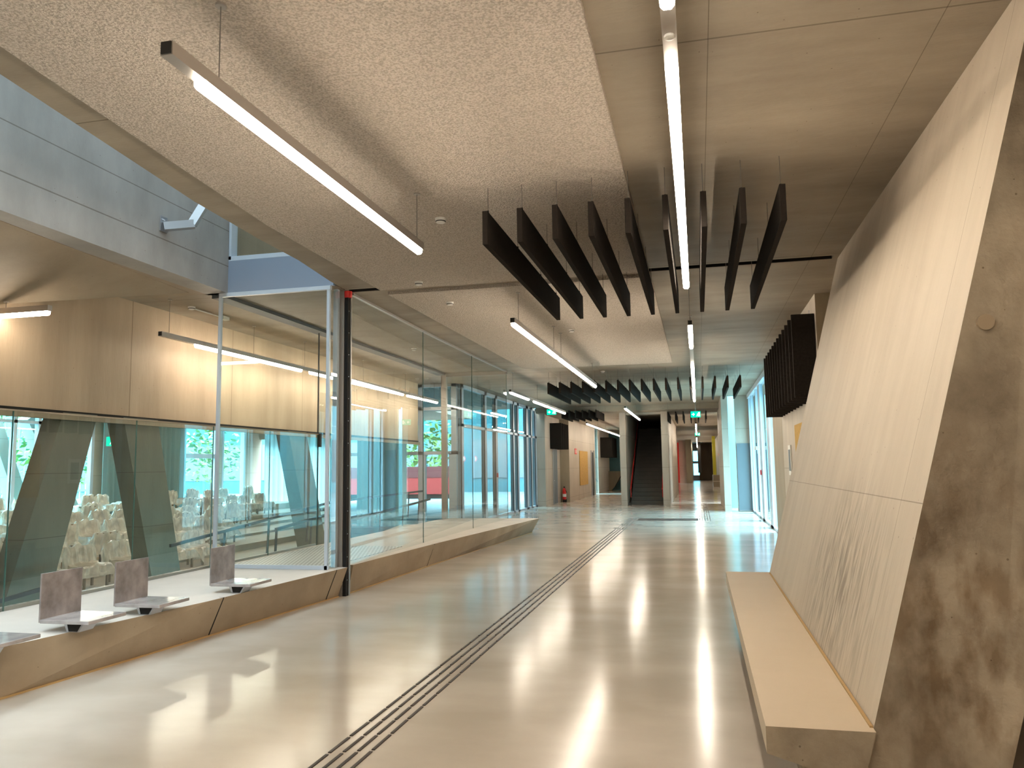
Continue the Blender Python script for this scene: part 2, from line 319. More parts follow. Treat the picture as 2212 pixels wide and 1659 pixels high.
# sprayed acoustic panels stuck under the concrete
struct('ceiling.006', MB().poly_z([(-0.485, -8), (-0.485, 9.34), (-3.93, 9.34), (-3.90, 7.76), (-3.88, 6.49), (-3.76, 5.13), (-3.59, 3.29), (-3.3, 0.8), (-3.0, -2), (-3.0, -8)], CZ - 0.045, CZ), 'spray')
struct('ceiling.007', MB().box(-3.93, -0.485, 9.60, 18.0, CZ - 0.045, CZ), 'spray')
# black fire-curtain slot between the two ceiling fields
struct('trim_1', MB().box(-4.45, 1.70, 9.36, 9.52, CZ + 0.10, CZ + 0.4).box(-4.46, 1.7, 9.355, 9.365, CZ + .005, CZ + .3).box(-4.46, 1.7, 9.515, 9.525, CZ + .005, CZ + .3), 'groove')
# sloping underside of a stair flight above the hall edge
sl = MB().hexa([(-6.45, 8.9, 3.945), (-7.5, 6.95, 3.46), (-7.5, 3.0, 3.46), (-6.02, 3.0, 3.945)], [(-6.45, 8.95, 3.99), (-7.5, 7.0, 3.99), (-7.5, 3.0, 3.99), (-6.02, 3.0, 3.99)])
struct('ceiling.008', sl, 'soffit')

# ---- left side: upper wall of the void, spandrel, hall shell
struct('wall_left', MB().box(-6.30, -5.98, -8, 9.07, CZ, 9.0), 'upper')
struct('wall_left.001', MB().box(-7.85, -7.5, -8, 20.5, 2.345, CZ), 'spandrel')
struct('trim_2', MB().box(-7.50, -7.44, -8, 20.5, 2.25, 2.315), 'wallbrown')
struct('trim_3', MB().box(-7.50, -7.485, -8, 20.5, 2.313, 2.362), 'groove')
struct('wall_left.002', MB().box(-22.4, -6.0, -8.3, -8.0, -1, 9), 'wall')
struct('wall_back', MB().box(-6.3, 3.2, -8.3, -8.0, -0.3, 9), 'wall')
struct('wall_left.003', MB().poly_z([(-9.95, 20.95), (-17.2, 36.4), (-17.35, 36.4), (-10.15, 20.95)], -0.9, CZ), 'wall')
# void: far side above the glass box
bm_ = MB().box(-6.0, -3.5, 13.0, 13.1, CZ + 0.4, 9).box(-6.3, -6.04, 9.14, 13.0, CZ + .4, 9).box(-4.3, -4.2, 9.36, 13, CZ + .4, 9)
struct('wall_left.004', bm_, 'wallbrown')
struct('wall_left.005', MB().box(-4.3, -4.2, -8, 3.2, CZ + .4, 9).poly_z([(-4.43, 9.36), (-4.40, 8.85), (-4.29, 7.85), (-4.27, 6.99), (-4.20, 5.84), (-4.0, 3.2), (-3.9, 3.2), (-4.1, 5.84), (-4.17, 6.99), (-4.19, 7.85), (-4.30, 8.85), (-4.33, 9.36)], CZ + .4, 9.0), 'upper')

# ---- right side
def lean_x(z): return 0.70 + (z - 0.45) * 0.2743
lw = MB()
y0, y1 = 3.80, 8.92
lo = [(lean_x(0), y0, 0), (lean_x(0) + 0.56, y0, 0), (lean_x(CZ) + 0.56, y0, CZ), (lean_x(CZ), y0 + 0.12, CZ)]
hi = [(lean_x(0), 8.86, 0), (lean_x(0) + 0.56, 8.86, 0), (lean_x(CZ) + 0.56, 9.45, CZ), (lean_x(CZ), 9.50, CZ)]
lw.hexa(lo, hi); lean = lw.obj('wall_right', 'lean'); lean['kind'] = 'structure'
lean.data.materials.append(M['leanend'])
for p in lean.data.polygons:
    if p.normal.y < -0.8: p.material_index = 1
struct('trim_4', MB().tube((1.275, 3.848, 2.215), (1.275, 3.90, 2.215), 0.036, 20), 'plinth')
struct('wall_right.001', MB().box(1.87, 3.2, 9.3, 11.44, 0, CZ), 'wallbrown')
struct('wall_right.002', MB().box(1.67, 1.87, 11.44, 16.55, 0, CZ), 'wall').data.materials.append(M['wallbrown'])
o_ = bpy.data.objects['wall_right.002']
for p in o_.data.polygons:
    if p.normal.y < -0.8: p.material_index = 1  # near end face is in shade, put in as the brown concrete
struct('wall_right.003', MB().box(1.74, 1.95, 16.55, 19.3, 0, CZ), 'wallbrown')  # recess shadow put into the colour as darker brown concrete
struct('wall_right.004', MB().box(3.1, 3.2, -8, 9.4, 0, CZ), 'wall')
struct('wall_right.005', MB().box(1.28, 1.84, 28.0, 28.25, 0, CZ), 'wall')
struct('wall_right.007', MB().box(1.05, 4.5, 30.0, 30.1, 0, 4.2), 'slitreflector')  # added wall that bounces sky light through the slit window
struct('wall_right.006', MB().box(0.84, 1.05, 28.0, 33.5, 0, CZ), 'wall')
struct('trim_5', MB().box(1.70, 1.84, 19.3, 28.0, CZ - 0.14, CZ), 'frame')

# ---- far end: left wall, stair block, corridors
struct('wall_far', MB().box(-6.8, -6.06, 31.55, 31.9, 0, CZ), 'wall')
struct('wall_far.001', MB().box(-6.4, -6.12, 31.9, 35.4, 0, CZ), 'wall')
struct('wall_far.002', MB().box(-6.4, -5.69, 35.4, 44.6, 0, CZ), 'wallbrown').data.materials.append(M['wall'])
o_ = bpy.data.objects['wall_far.002']
for p in o_.data.polygons:
    if p.normal.x > 0.8: p.material_index = 1
struct('wall_far.003', MB().box(-6.4, -5.69, 46.0, 70, 0, CZ), 'wall')
struct('wall_far.004', MB().box(-6.4, -3.0, 66, 66.3, 0, CZ), 'wallbrown')
for k, b_ in enumerate([(-3.06, -2.82, 32.0, 46, 0, 3.74), (-1.40, -1.14, 32.0, 46.0, 0, 3.74), (-1.40, -1.14, 32.3, 46, 3.75, 9), (-3.06, -2.82, 32.3, 46, 3.75, 9), (-3.06, -1.14, 46, 46.2, 0, 9), (-2.82, -1.40, 32.3, 33, 3.66, 9)]):
    struct('wall_far.%03d' % (20 + k), MB().box(*b_), 'wall')
struct('ceiling.009', MB().box(-3.1, -1.1, 33, 46.2, 6.2, 6.4), 'black')
struct('wall_far.006', MB().box(-2.0, -1.62, 71, 71.2, 0, 3.74).box(-1.62, -1.02, 70.5, 70.7, 0, 3.74), 'wall')
struct('wall_far.007', MB().box(-1.02, -0.52, 69.8, 90, 0, 3.74), 'wallbrown')
struct('wall_far.008', MB().box(0.10, 1.6, 84, 84.2, 0, 3.74), 'wallbrown')
struct('wall_far.009', MB().box(1.5, 1.6, 34, 90, 0, 3.74), 'wallbrown')
struct('wall_far.010', MB().box(-0.02, 0.28, 78, 78.4, 0.8, 3.74), 'black')

# ================================================================== WINDOWS (setting)
WN = [0]
def window(panes, frames, gmat='glassout', fmat='frame', gaskets=None):
    WN[0] += 1
    r = bpy.data.objects.new('window_%d' % WN[0], None); COL.objects.link(r); r['kind'] = 'structure'
    mb = MB()
    for b_ in frames: mb.box(*b_)
    mb.obj('window_frame', fmat, r)
    if gaskets:
        mb = MB()
        for b_ in gaskets: mb.box(*b_)
        mb.obj('gasket', 'framedk', r)
    for b_ in panes: MB().box(*b_).obj('window_pane', gmat, r)
    return r
def yglaz(x, ys, z0, z1, posts, transoms, gmat='glassout', t=0.03):
    fr = [(x - 0.06, x + 0.06, a, b, z0, z1) for a, b in posts] + [(x - 0.06, x + 0.06, ys[0], ys[1], z, z + h) for z, h in transoms]
    gk = [(x + 0.03, x + 0.062, a - 0.012, a, z0, z1) for a, b in posts]
    return window([(x - t / 2, x + t / 2, ys[0], ys[1], z0, z1)], fr, gmat, 'frame', gk)
yglaz(-6.45, (21.0, 31.55), 0.0, CZ, [(21.0, 21.2), (23.45, 23.7), (24.8, 25.05), (27.3, 27.5), (28.0, 28.25), (29.5, 29.9), (30.4, 30.6), (31.2, 31.5)], [(0, 0.06), (CZ - 0.1, 0.1), (2.75, 0.08)])
window([(-9.95, -6.50, 20.90, 20.93, 0, CZ)], [(a, b, 20.84, 20.98, 0, CZ) for a, b in ((-10.0, -9.85), (-9.0, -8.8), (-7.62, -7.50), (-6.65, -6.5))] +
       [(-7.5, -7.42, 20.84, 20.98, 0, 2.0), (-6.72, -6.65, 20.84, 20.98, 0, 2.0)] + [(-10.0, -6.5, 20.84, 20.98, z, z + h) for z, h in ((0, 0.06), (1.98, 0.09), (3.22, 0.09), (CZ - .08, .08))])
window([(-22.02, -21.98, 10, 24.9, -0.65, CZ)], [(-22.08, -21.92, a, a + .14, -0.65, CZ) for a in (11, 15, 19, 21.4, 22.4, 24.85)] + [(-22.08, -21.92, 10, 25, z, z + .1) for z in (-0.65, 3.3)])
window([(-22.02, -21.98, 30.1, 32.7, -0.65, CZ), (-22.02, -21.98, 33.2, 35.0, -0.65, CZ)], [(-22.08, -21.92, a, a + .12, -0.65, CZ) for a in (30.05, 32.65, 33.15, 34.95)] + [(-22.08, -21.92, 30.1, 32.7, 2.2, 2.4)])
struct('wall_left.006', MB().box(-22.2, -21.95, 25.0, 30.0, -0.9, CZ).box(-22.2, -21.95, 32.75, 33.15, -.9, CZ).box(-22.2, -21.95, 35.07, 36.6, -.9, CZ).box(-22.2, -21.95, -8, 10, -.9, CZ), 'wall')
struct('wall_left.007', MB().box(-22.2, -17.2, 36.4, 36.6, 3.2, CZ).box(-22.2, -17.2, 36.4, 36.6, -0.9, -0.1), 'wall')
yglaz(1.80, (19.3, 28.0), 0.0, CZ - 0.14, [(19.3, 19.4), (20.4, 21.1), (22.9, 23.6), (24.4, 24.6), (26.6, 26.8), (27.8, 28.0)], [(0, 0.06)])
window([(1.05, 1.28, 28.02, 28.05, 0, CZ)], [(1.05, 1.06, 28.0, 28.1, 0, CZ)])
window([(-.52, .10, 84.0, 84.04, 0, 3.74)], [(-.52, .1, 83.95, 84.1, z, z + h) for z, h in ((0, .5), (1.7, .25), (3.0, .74))])
window([(-5.74, -5.72, 44.6, 46.0, 0, 3.74)], [(-5.78, -5.69, 44.6, 44.7, 0, 3.74)])
window([(-6.0, -4.2, -8, 13.0, 8.9, 8.93)], [(-6.0, -4.2, y, y + .08, 8.88, 8.98) for y in (-8, -5, -2, 1, 4, 7, 10, 12.9)], 'skylight')  # unseen pane added over the void, its tint dims the sky
# window in the void above the glass box
window([(-6.0, -4.6, 9.18, 9.20, 4.42, 5.6)], [(-6.02, -5.95, 9.08, 9.22, 4.40, 5.6), (-6.0, -4.5, 9.08, 9.22, 4.385, 4.445)], 'glassin')
struct('wall_far.011', MB().box(-5.28, -4.35, 9.22, 9.32, 4.42, 6), 'black')  # black sheet put in for the unlit room behind the window

# ================================================================== THINGS
# ---- plinth in two lengths with the guide rail between them
def plinth(base, top, label, cut):
    t = thing('concrete_plinth', label, 'plinth', group=None)
    n = len(base); mb = MB()
    vb = [mb.bm.verts.new((x, y, 0.0)) for x, y in base]; vt = [mb.bm.verts.new((x, y, 0.37)) for x, y in top]
    kb = [mb.bm.verts.new((-6.16, y, 0.0)) for x, y in base]; kt = [mb.bm.verts.new((-6.16, y, 0.37)) for x, y in top]
    for i in range(n - 1):
        for q in ((vb[i], vb[i + 1], vt[i + 1], vt[i]), (vt[i], vt[i + 1], kt[i + 1], kt[i]), (kb[i], kb[i + 1], kt[i + 1], kt[i])): mb.bm.faces.new(q)
    for i in (0, n - 1): mb.bm.faces.new((vb[i], vt[i], kt[i], kb[i]))
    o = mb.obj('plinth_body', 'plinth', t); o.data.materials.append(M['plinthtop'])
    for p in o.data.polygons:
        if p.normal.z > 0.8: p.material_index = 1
    s = MB()
    for i in range(n - 1): s.bar((base[i][0] + .008, base[i][1], 0.006), (base[i + 1][0] + .008, base[i + 1][1], 0.006), 0.022, 0.014)
    s.obj('sealant_strip', 'skirt', t)
    for yj in cut:
        j = MB()
        def X(pl): 
            for (xa, ya), (xb, yb) in zip(pl, pl[1:]):
                if ya <= yj <= yb: return xa + (xb - xa) * (yj - ya) / (yb - ya)
        xb_, xt_ = X(base), X(top)
        j.hexa([(xb_ - .05, yj - .035, 0.0), (xb_ + .003, yj - .035, 0.0), (xb_ + .003, yj - .023, 0.0), (xb_ - .05, yj - .023, 0.0)], [(xt_ - .05, yj, .3701), (xt_ + .003, yj, .3701), (xt_ + .003, yj + .012, .3701), (xt_ - .05, yj + .012, .3701)])
        j.obj('joint', 'groove', t)
    return t
plinth([(-5.25, -7.9), (-4.93, 4.8), (-4.75, 6.66), (-4.50, 9.36)], [(-5.2, -7.9), (-4.90, 4.8), (-4.60, 6.78), (-4.37, 9.36)], 'long concrete plinth carrying the metal seats, before the steel guide rail', (7.0, 9.1))
plinth([(-4.48, 9.60), (-4.36, 12.98), (-4.03, 19.05)], [(-4.40, 9.60), (-4.24, 12.62), (-3.76, 18.7)], 'concrete plinth running under the glass screen, beyond the steel guide rail', (12.4,))
gt = thing('floor_grating', 'galvanised bar grating inside the corner of the glass box', 'grating')
MB().box(-6.05, -4.62, 9.12, 11.9, 0.371, 0.378).obj('grate_panel', 'grate', gt)
MB().box(-6.05, -4.60, 9.09, 9.12, 0.371, 0.40).obj('edge_bar', 'frame', gt)
gt = thing('floor_grating', 'narrow strip of bar grating at the foot of the hall glass behind the seats', 'grating')
MB().box(-6.55, -6.17, 6.3, 9.05, 0.29, 0.34).obj('grate_panel', 'grate', gt)

# ---- folding seats on the plinth
def seat(x, y, label, first=None):
    if first: return dup(first, (x, y, 0.37), label=label)
    t = thing('plinth_chair', label, 'seat', (x, y, 0.37), group='metal seats on the plinth')
    MB().box(0, 0.45, -0.01, 0.40, 0.070, 0.098).bevel(.003).obj('seat_plate', 'plate', t)
    MB().box(-0.012, 0.004, -0.01, 0.41, 0.075, 0.45).bevel(.002).obj('back_plate', 'plateback', t)
    b = MB().poly_y([(0.20, 0), (0.31, 0), (0.36, 0.070), (0.17, 0.070)], 0.05, 0.20).obj('bracket', 'steel', t)
    MB().poly_y([(0.222, 0.006), (0.298, 0.006), (0.335, 0.064), (0.205, 0.064)], 0.044, 0.051).obj('bracket_opening', 'groove', b)
    return t
s1 = seat(-5.05, 5.27, 'metal seat with stained back, third from the steel guide rail')
seat(-4.99, 6.01, 'metal seat with streaked grey back, second from the steel guide rail', s1)
seat(-4.87, 7.22, 'metal seat with mottled back, nearest the steel guide rail and glass box', s1)
seat(-5.06, 4.42, 'metal seat cut by the left picture edge, only its plate in view', s1)

# ---- fire-curtain guide rail
t = thing('guide_rail', 'tall steel fire curtain guide rail with red cap standing between the two plinths', 'rail', (-4.46, 9.44, 0))
MB().box(-0.10, 0.0, -0.05, 0.06, 0, CZ).obj('rail_profile', 'alu', t)
MB().box(0.0, 0.045, -0.03, 0.05, 0, CZ - 0.05).obj('rail_slot', 'groove', t)
MB().box(0.03, 0.06, 0.04, 0.065, 0, CZ - 0.05).obj('rail_lip', 'alu', t)
MB().lathe([(0.05, CZ - 0.09), (0.055, CZ - 0.05), (0.055, CZ - 0.005)], 14, (0.03, 0.0, 0)).obj('end_cap', 'red', t)
for k in range(13): MB().tube((0.046, 0.0, 0.2 + k * 0.29), (0.05, 0.0, 0.2 + k * 0.29), 0.006, 8).obj('screw_head', 'steel', t)

# ---- glass box and glass wall of the hall
t = thing('glass_box', 'tall clear glass box standing on the far plinth beside the guide rail', 'glass box')
FX = [(-4.43, 9.56), (-4.50, 12.55), (-4.52, 15.6), (-4.50, 18.55)]
for (xa, ya), (xb, yb) in zip(FX, FX[1:]):
    p = MB().hexa([(xa - .006, ya + .004, .372), (xa + .006, ya + .004, .372), (xb + .006, yb - .004, .372), (xb - .006, yb - .004, .372)], [(xa - .006, ya + .004, CZ - .03), (xa + .006, ya + .004, CZ - .03), (xb + .006, yb - .004, CZ - .03), (xb - .006, yb - .004, CZ - .03)]).obj('front_pane', 'glassin', t)
    MB().box(xb - .007, xb + .007, yb - .004, yb + .004, .372, CZ - .03).obj('pane_edge', 'gedge', p)
MB().box(-6.06, -4.52, 9.085, 9.097, 0.40, CZ - 0.06).obj('side_pane', 'glassin', t)
MB().box(-4.53, -4.49, 9.10, 9.32, 0.38, CZ - .03).obj('return_pane', 'glassin', t)
MB().box(-6.08, -4.52, 18.54, 18.56, .372, CZ - .04).obj('end_pane', 'glassin', t)
f = MB().box(-6.11, -6.07, 9.07, 9.11, .372, CZ).box(-4.55, -4.51, 9.07, 9.11, .372, CZ).box(-6.10, -4.5, 9.06, 9.11, CZ - .05, CZ + .0).box(-6.1, -4.5, 9.07, 9.11, .372, .42)
f.box(-4.56, -4.50, 9.28, 9.34, .372, CZ)
f.obj('frame', 'frame', t)
f = MB()
for (xa, ya), (xb, yb) in zip(FX, FX[1:]): f.bar((xa, ya, CZ - .015), (xb, yb, CZ - .015), .05, .03)
f.box(-6.08, -4.48, 18.52, 18.58, CZ - .09, CZ).box(-6.16, -6.03, 18.5, 18.62, 0.372, CZ)
f.obj('head_channel', 'alu', t)
t = thing('glass_wall', 'row of frameless glass panes closing off the hall behind the plinth', 'glass wall')
JY = [-2.0, -.4, 1.2, 2.8, 4.4, 6.0, 7.65, 9.1, 10.5, 12.0]
for a, b in zip(JY, JY[1:]):
    p = MB().box(-6.166, -6.154, a + .003, b - .003, .372, 2.185).obj('pane', 'glassin', t)
    MB().box(-6.1665, -6.1535, b - .0035, b + .0035, .372, 2.185).obj('pane_edge', 'gedge', p)
MB().box(-6.175, -6.145, -2, 12.0, 2.185, 2.20).obj('top_rail', 'wallbrown', t)
MB().box(-6.25, -6.04, 9.12, 18.5, CZ - .05, CZ).obj('head_channel', 'framedk', t)
MB().box(-6.20, -6.168, -2, 12.0, .33, .40).obj('foot_channel', 'alu', t)
d = MB().box(-6.15, -6.14, 12.03, 13.0, .38, 2.9).obj('door_leaf', 'glassin', t)
MB().box(-6.17, -6.11, 12.0, 12.05, 1.98, 2.2).obj('patch_fitting', 'black', d)
MB().box(-6.17, -6.15, 12.0, 12.02, .4, 3.9).obj('door_pull', 'rail', d)

# upper steel-clad panel over the glass box
t = thing('metal_spandrel_panel', 'blue-grey folded metal panel over the glass box, below the upper window', 'panel')
MB().box(-6.02, -4.46, 9.07, 9.12, CZ + 0.002, 4.38).obj('panel_face', 'panel', t)
MB().box(-6.035, -6.02, 9.06, 9.12, CZ, 5.6).obj('shadow_joint', 'groove', t)

# bracket on the upper wall
t = thing('steel_bracket', 'cranked galvanised steel bracket fixed to the upper concrete wall', 'bracket', (-5.98, 7.75, 4.45))
MB().box(0, 0.012, -.06, .06, -.06, .12).obj('wall_plate', 'steel', t)
MB().bar((0.01, 0, 0), (0.27, .20, .07), .10, .09).obj('arm', 'steel', t)
MB().bar((0.25, .19, .07), (0.36, .24, .30), .10, .09).obj('upright', 'steel', t)
MB().tube((0.012, -.04, .08), (0.05, -.04, .06), .008).obj('bolt', 'steel', t)
MB().box(.33, .39, .20, .28, .30, .36).obj('end_clip', 'steel', t)

# ---- concrete bench with the leaning back
t = thing('concrete_bench', 'long smooth concrete bench cast against the pale leaning wall', 'bench')
y0, y1 = 3.75, 8.90
o = MB().poly_y([(0.245, 0.335), (0.245, 0.45), (0.697, 0.45), (0.672, 0.36), (0.655, 0.30), (0.60, 0.235), (0.42, 0.285)], y0, y1).obj('seat_slab', 'bench', t)
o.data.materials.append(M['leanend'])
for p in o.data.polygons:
    if p.normal.y < -0.8 or p.normal.z < -.3: p.material_index = 1  # near end and underside take the darker concrete
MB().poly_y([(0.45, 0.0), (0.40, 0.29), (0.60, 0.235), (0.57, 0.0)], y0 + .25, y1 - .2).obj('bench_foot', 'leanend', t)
MB().bar((0.690, y0 + .06, 0.454), (0.690, y1 - .08, 0.454), .014, .008).obj('sealant_strip', 'skirt', t)

# ---- tactile guide strips
def ribs(name, label, pieces, group=None):
    t = thing(name, label, 'guide strip', group=group)
    for line in pieces:
        mb = MB()
        for a, b, wd in line: mb.bar((a[0], a[1], .003), (b[0], b[1], .003), wd, .006)
        mb.obj('rib_line', 'rib', t)
    return t
def dash(x, ya, yb, ln=.285, gap=.03, wd=.019):
    o = []; y = ya
    while y < yb: o.append(((x, y), (x, min(yb, y + ln - gap)), wd)); y += ln
    return o
ribs('tactile_guide_strip', 'four long dark ribs set in the floor along the middle of the corridor', [dash(-2.10 + .0755 * k, 2.0 + .03 * k, 24.3) for k in range(4)])
ribs('tactile_guide_strip', 'short set of dark floor ribs leading into the far right corridor', [dash(-0.02 + .0755 * k, 23.4, 33.5) for k in range(5)])
t = thing('tactile_plate', 'wide studded tactile field lying across the floor between the two rib strips', 'tactile field')
mb = MB().box(-1.80, -.06, 23.35, 24.25, 0, .001)
for i in range(46):
    for j in range(8): mb.box(-1.80 + i * .038, -1.80 + i * .038 + .022, 23.37 + j * .11, 23.37 + j * .11 + .06, 0, .005)
mb.obj('dot_pattern', 'rib', t)

# ---- linear lamps
def lamp(x, ya, yb, lits, zb, label, wires, ztop=CZ, group='suspended linear lamps', sensor=None, wd=.062, along='y', name='linear_lamp'):
    t = thing(name, label, 'lamp', (x, ya, zb), 0 if along == 'y' else -math.pi / 2, group)
    Ln = yb - ya
    MB().box(-wd / 2, wd / 2, 0, Ln, .045, .11).obj('housing', 'alu', t)
    MB().box(-wd / 2 + .006, wd / 2 - .006, -.006, .0, .05, .105).obj('end_cap', 'black', t)
    for a, b in lits:
        mb = MB(); h = wd / 2
        pr = [(-h, .045), (h, .045), (h * .92, .018), (h * .5, .002), (-h * .5, .002), (-h * .92, .018)]
        mb.poly_y(pr, a - ya, b - ya).obj('diffuser', 'lamp', t)
    for y in wires:
        MB().tube((0, y - ya, .11), (0, y - ya, ztop - zb), .0035, 6).obj('suspension_wire', 'wire', t)
        MB().lathe([(.028, ztop - zb - .012), (.028, ztop - zb)], 12, (0, y - ya, 0)).obj('ceiling_rose', 'alu', t)
    if sensor is not None:
        MB().lathe([(.012, .030), (.024, .034), (.024, .046)], 14, (0, sensor - ya, 0)).obj('presence_sensor', 'white', t)
    return t
lamp(-.05, -7.5, 8.14, [(-7.4, 3.0), (3.54, 8.1)], 3.39, 'long lit lamp over the near baffles, cut by the top picture edge', [0.2, 3.9, 7.7], sensor=3.27)
lamp(-2.22, 2.86, 6.14, [(3.10, 6.10)], 3.39, 'lit lamp hanging alone under the near rough plaster ceiling panel', [3.25, 6.05], CZ - .045)
lamp(-2.22, -7.0, 1.6, [(-6.9, -2.0), (-1.9, 1.5)], 3.39, 'lamp under the near rough plaster panel, behind the viewer', [-6, -1, 1.4], CZ - .045)
lamp(-.035, 10.5, 23.2, [(10.55, 12.42), (14.8, 23.1)], 3.39, 'lit lamp beyond the near baffles, in line with the corridor exit sign', [10.6, 12.6, 14.6, 18, 23])
lamp(-2.24, 9.62, 17.98, [(9.66, 12.86), (13.1, 17.95)], 3.39, 'paired lit lamp under the second rough plaster panel', [9.97, 12.6, 13.3, 17.5], CZ - .045)
lamp(-4.42, 18.62, 26.8, [(18.66, 20.75), (21.5, 23.7), (24.0, 26.75)], 3.39, 'lit lamp with three diffusers beside the end of the glass box', [18.9, 22.0, 26.0])
lamp(-2.22, 25.3, 31.9, [(25.35, 31.85)], 3.39, 'lit lamp hanging in front of the dark staircase opening', [25.8, 31.4], CZ)
lamp(-4.42, 32.2, 46.7, [(32.3, 35.8), (36.2, 39.1), (39.4, 46.6)], 3.30, 'lit lamp deep in the left corridor beside the stair block', [33, 36, 39.2], 3.74)
lamp(-.03, 33.5, 47.5, [(33.6, 36), (37.5, 45), ], 3.24, 'lit lamp in the right corridor behind the nearer exit sign', [36.5], 3.74)
lamp(-.03, 50.5, 80, [(51, 58), (60, 68), (70, 79)], 3.24, 'lit lamp at the far end of the right corridor', [52], 3.74)
lamp(-6.95, 9.02, 20.6, [(9.8, 12.86), (13.22, 17.93), (18.25, 20.5)], 3.37, 'lit lamp running behind the glass wall in front of the board-marked concrete', [9.2, 11.3, 13.0, 15.6, 18.1, 20.3])
lamp(-7.46, 7.0, 7.68, [(7.0, 7.66)], 3.31, 'lit lamp crossing under the sloping soffit by the left picture edge', [7.1], 3.50, along='x')
# hall lamps further in
for i, (x, a, b) in enumerate([(-10.4, 6, 11), (-10.4, 12.5, 19), (-14.0, 14, 20), (-14.0, 22, 28), (-18.0, 18, 34)]):
    lamp(x, a, b, [(a + .1, b - .1)], 3.37, ['lit lamp', 'lit lamp'][0] + ' inside the hall, ' + ['first row nearest the columns, near half', 'first row nearest the columns, far half', 'second row, near half', 'second row, far half', 'row along the outer windows'][i], [a + .5, b - .5])

# ---- ceiling baffles
def baffles(xs, ya, yb, z0, z1, zc, where, group, wd=.045):
    first = None
    for i, x in enumerate(xs):
        lab = '%s black acoustic baffle from the left in the %s' % (ORD[i], where)
        if first is None:
            t = first = thing('acoustic_baffle', lab, 'baffle', (x, ya, z0), group=group)
            MB().box(-wd / 2, wd / 2, 0, yb - ya, 0, z1 - z0).bevel(.003).obj('felt_board', 'baffle', t)
            for f in (.03, .35, .68, .96):
                h = MB().tube((0, (yb - ya) * f, z1 - z0), (0, (yb - ya) * f, zc - z0), .003, 6).obj('hanger_wire', 'wire', t)
                MB().tube((0, (yb - ya) * f, z1 - z0), (0, (yb - ya) * f, z1 - z0 + .035), .008, 6).obj('hook', 'black', h)
        else: dup(first, (x, ya, z0), label=lab)
baffles([-1.61 + .2875 * i for i in range(9)], 5.98, 9.42, 3.395, 3.675, CZ - .02, 'near row under the ceiling', 'near row of ceiling baffles')
baffles([-3.56 + .2875 * i for i in range(17)], 19.1, 22.6, 3.40, 3.68, CZ, 'middle row across the entrance zone', 'middle row of ceiling baffles')
baffles([-5.0 + .26 * i for i in range(6)], 29.6, 32.2, 3.43, 3.72, CZ, 'far left row over the corridor mouth', 'far left row of ceiling baffles')
baffles([-1.08 + .29 * i for i in range(6)], 31.2, 34.2, 3.34, 3.66, 3.74, 'far right row behind the exit sign', 'far right row of ceiling baffles')

# ---- wall baffles
def wallbaffles(xw, ys, z0, z1, dp, where, group, mat='baffle', th=.05):
    first = None
    for i, y in enumerate(ys):
        lab = '%s upright black baffle from the front in the %s' % (ORD[i], where)
        if first is None:
            s = 1 if dp < 0 else -1
            t = first = thing('wall_baffle', lab, 'baffle', (xw, y, z0), group=group)
            MB().box(min(dp, 0), max(dp, 0), 0, th, 0, z1 - z0).bevel(.003).obj('felt_board', mat, t)
            MB().tube((dp * .2, th / 2, z1 - z0), (dp * .2, th / 2, z1 - z0 + .05), .006, 6).obj('fixing_stud', 'steel', t)
        else: dup(first, (xw, y, z0), label=lab)
wallbaffles(1.665, [11.55 + .43 * i for i in range(12)], 2.51, 3.69, -.31, 'stack on the right wall', 'right wall baffles')
wallbaffles(-6.115, [33.0 + .45 * i for i in range(5)], 2.35, 3.45, .5, 'small stack on the left corridor wall', 'left corridor wall baffles')
wallbaffles(-5.685, [47.2 + .55 * i for i in range(6)], 2.1, 3.3, .7, 'stack far down the left corridor', 'far left corridor wall baffles')

# ---- smoke detectors
def detector(x, y, z, label, first=None):
    if first: return dup(first, (x, y, z), label=label)
    t = thing('smoke_detector', label, 'detector', (x, y, z), group='ceiling smoke detectors')
    MB().lathe([(.030, -.045), (.042, -.04), (.046, -.022), (.050, -.018), (.052, 0)], 20).obj('detector_body', 'white', t)
    MB().lathe([(.0455, -.034), (.0475, -.030), (.0475, -.026)], 20).obj('vent_ring', 'black', t)
    return t
d0 = detector(-2.24, 6.74, CZ - .045, 'round white smoke detector near the far tip of the nearest plaster panel lamp')
detector(-3.29, 9.03, CZ - .045, 'small white smoke detector just before the black ceiling slot', d0)
detector(-3.29, 10.29, CZ - .045, 'small white smoke detector just beyond the black ceiling slot', d0)
detector(-2.0, 13.0, CZ - .045, 'white smoke detector beside the wires of the paired lamp', d0)
detector(-2.23, 19.41, CZ, 'tiny white smoke detector above the middle baffle row', d0)
detector(-6.97, 9.70, CZ, 'white smoke detector with conduit on the ceiling over the hall edge', d0)
detector(-5.35, 14.4, CZ, 'white smoke detector seen through the front of the glass box', d0)
t = thing('conduit', 'thin white conduit running along the ceiling from the detector over the hall edge', 'conduit')
MB().tube((-6.97, 9.75, CZ - .02), (-6.96, 10.5, CZ - .02), .009, 8).obj('pipe', 'white', t)
MB().box(-7.0, -6.92, 10.4, 10.56, CZ - .05, CZ).obj('junction_box', 'white', t)

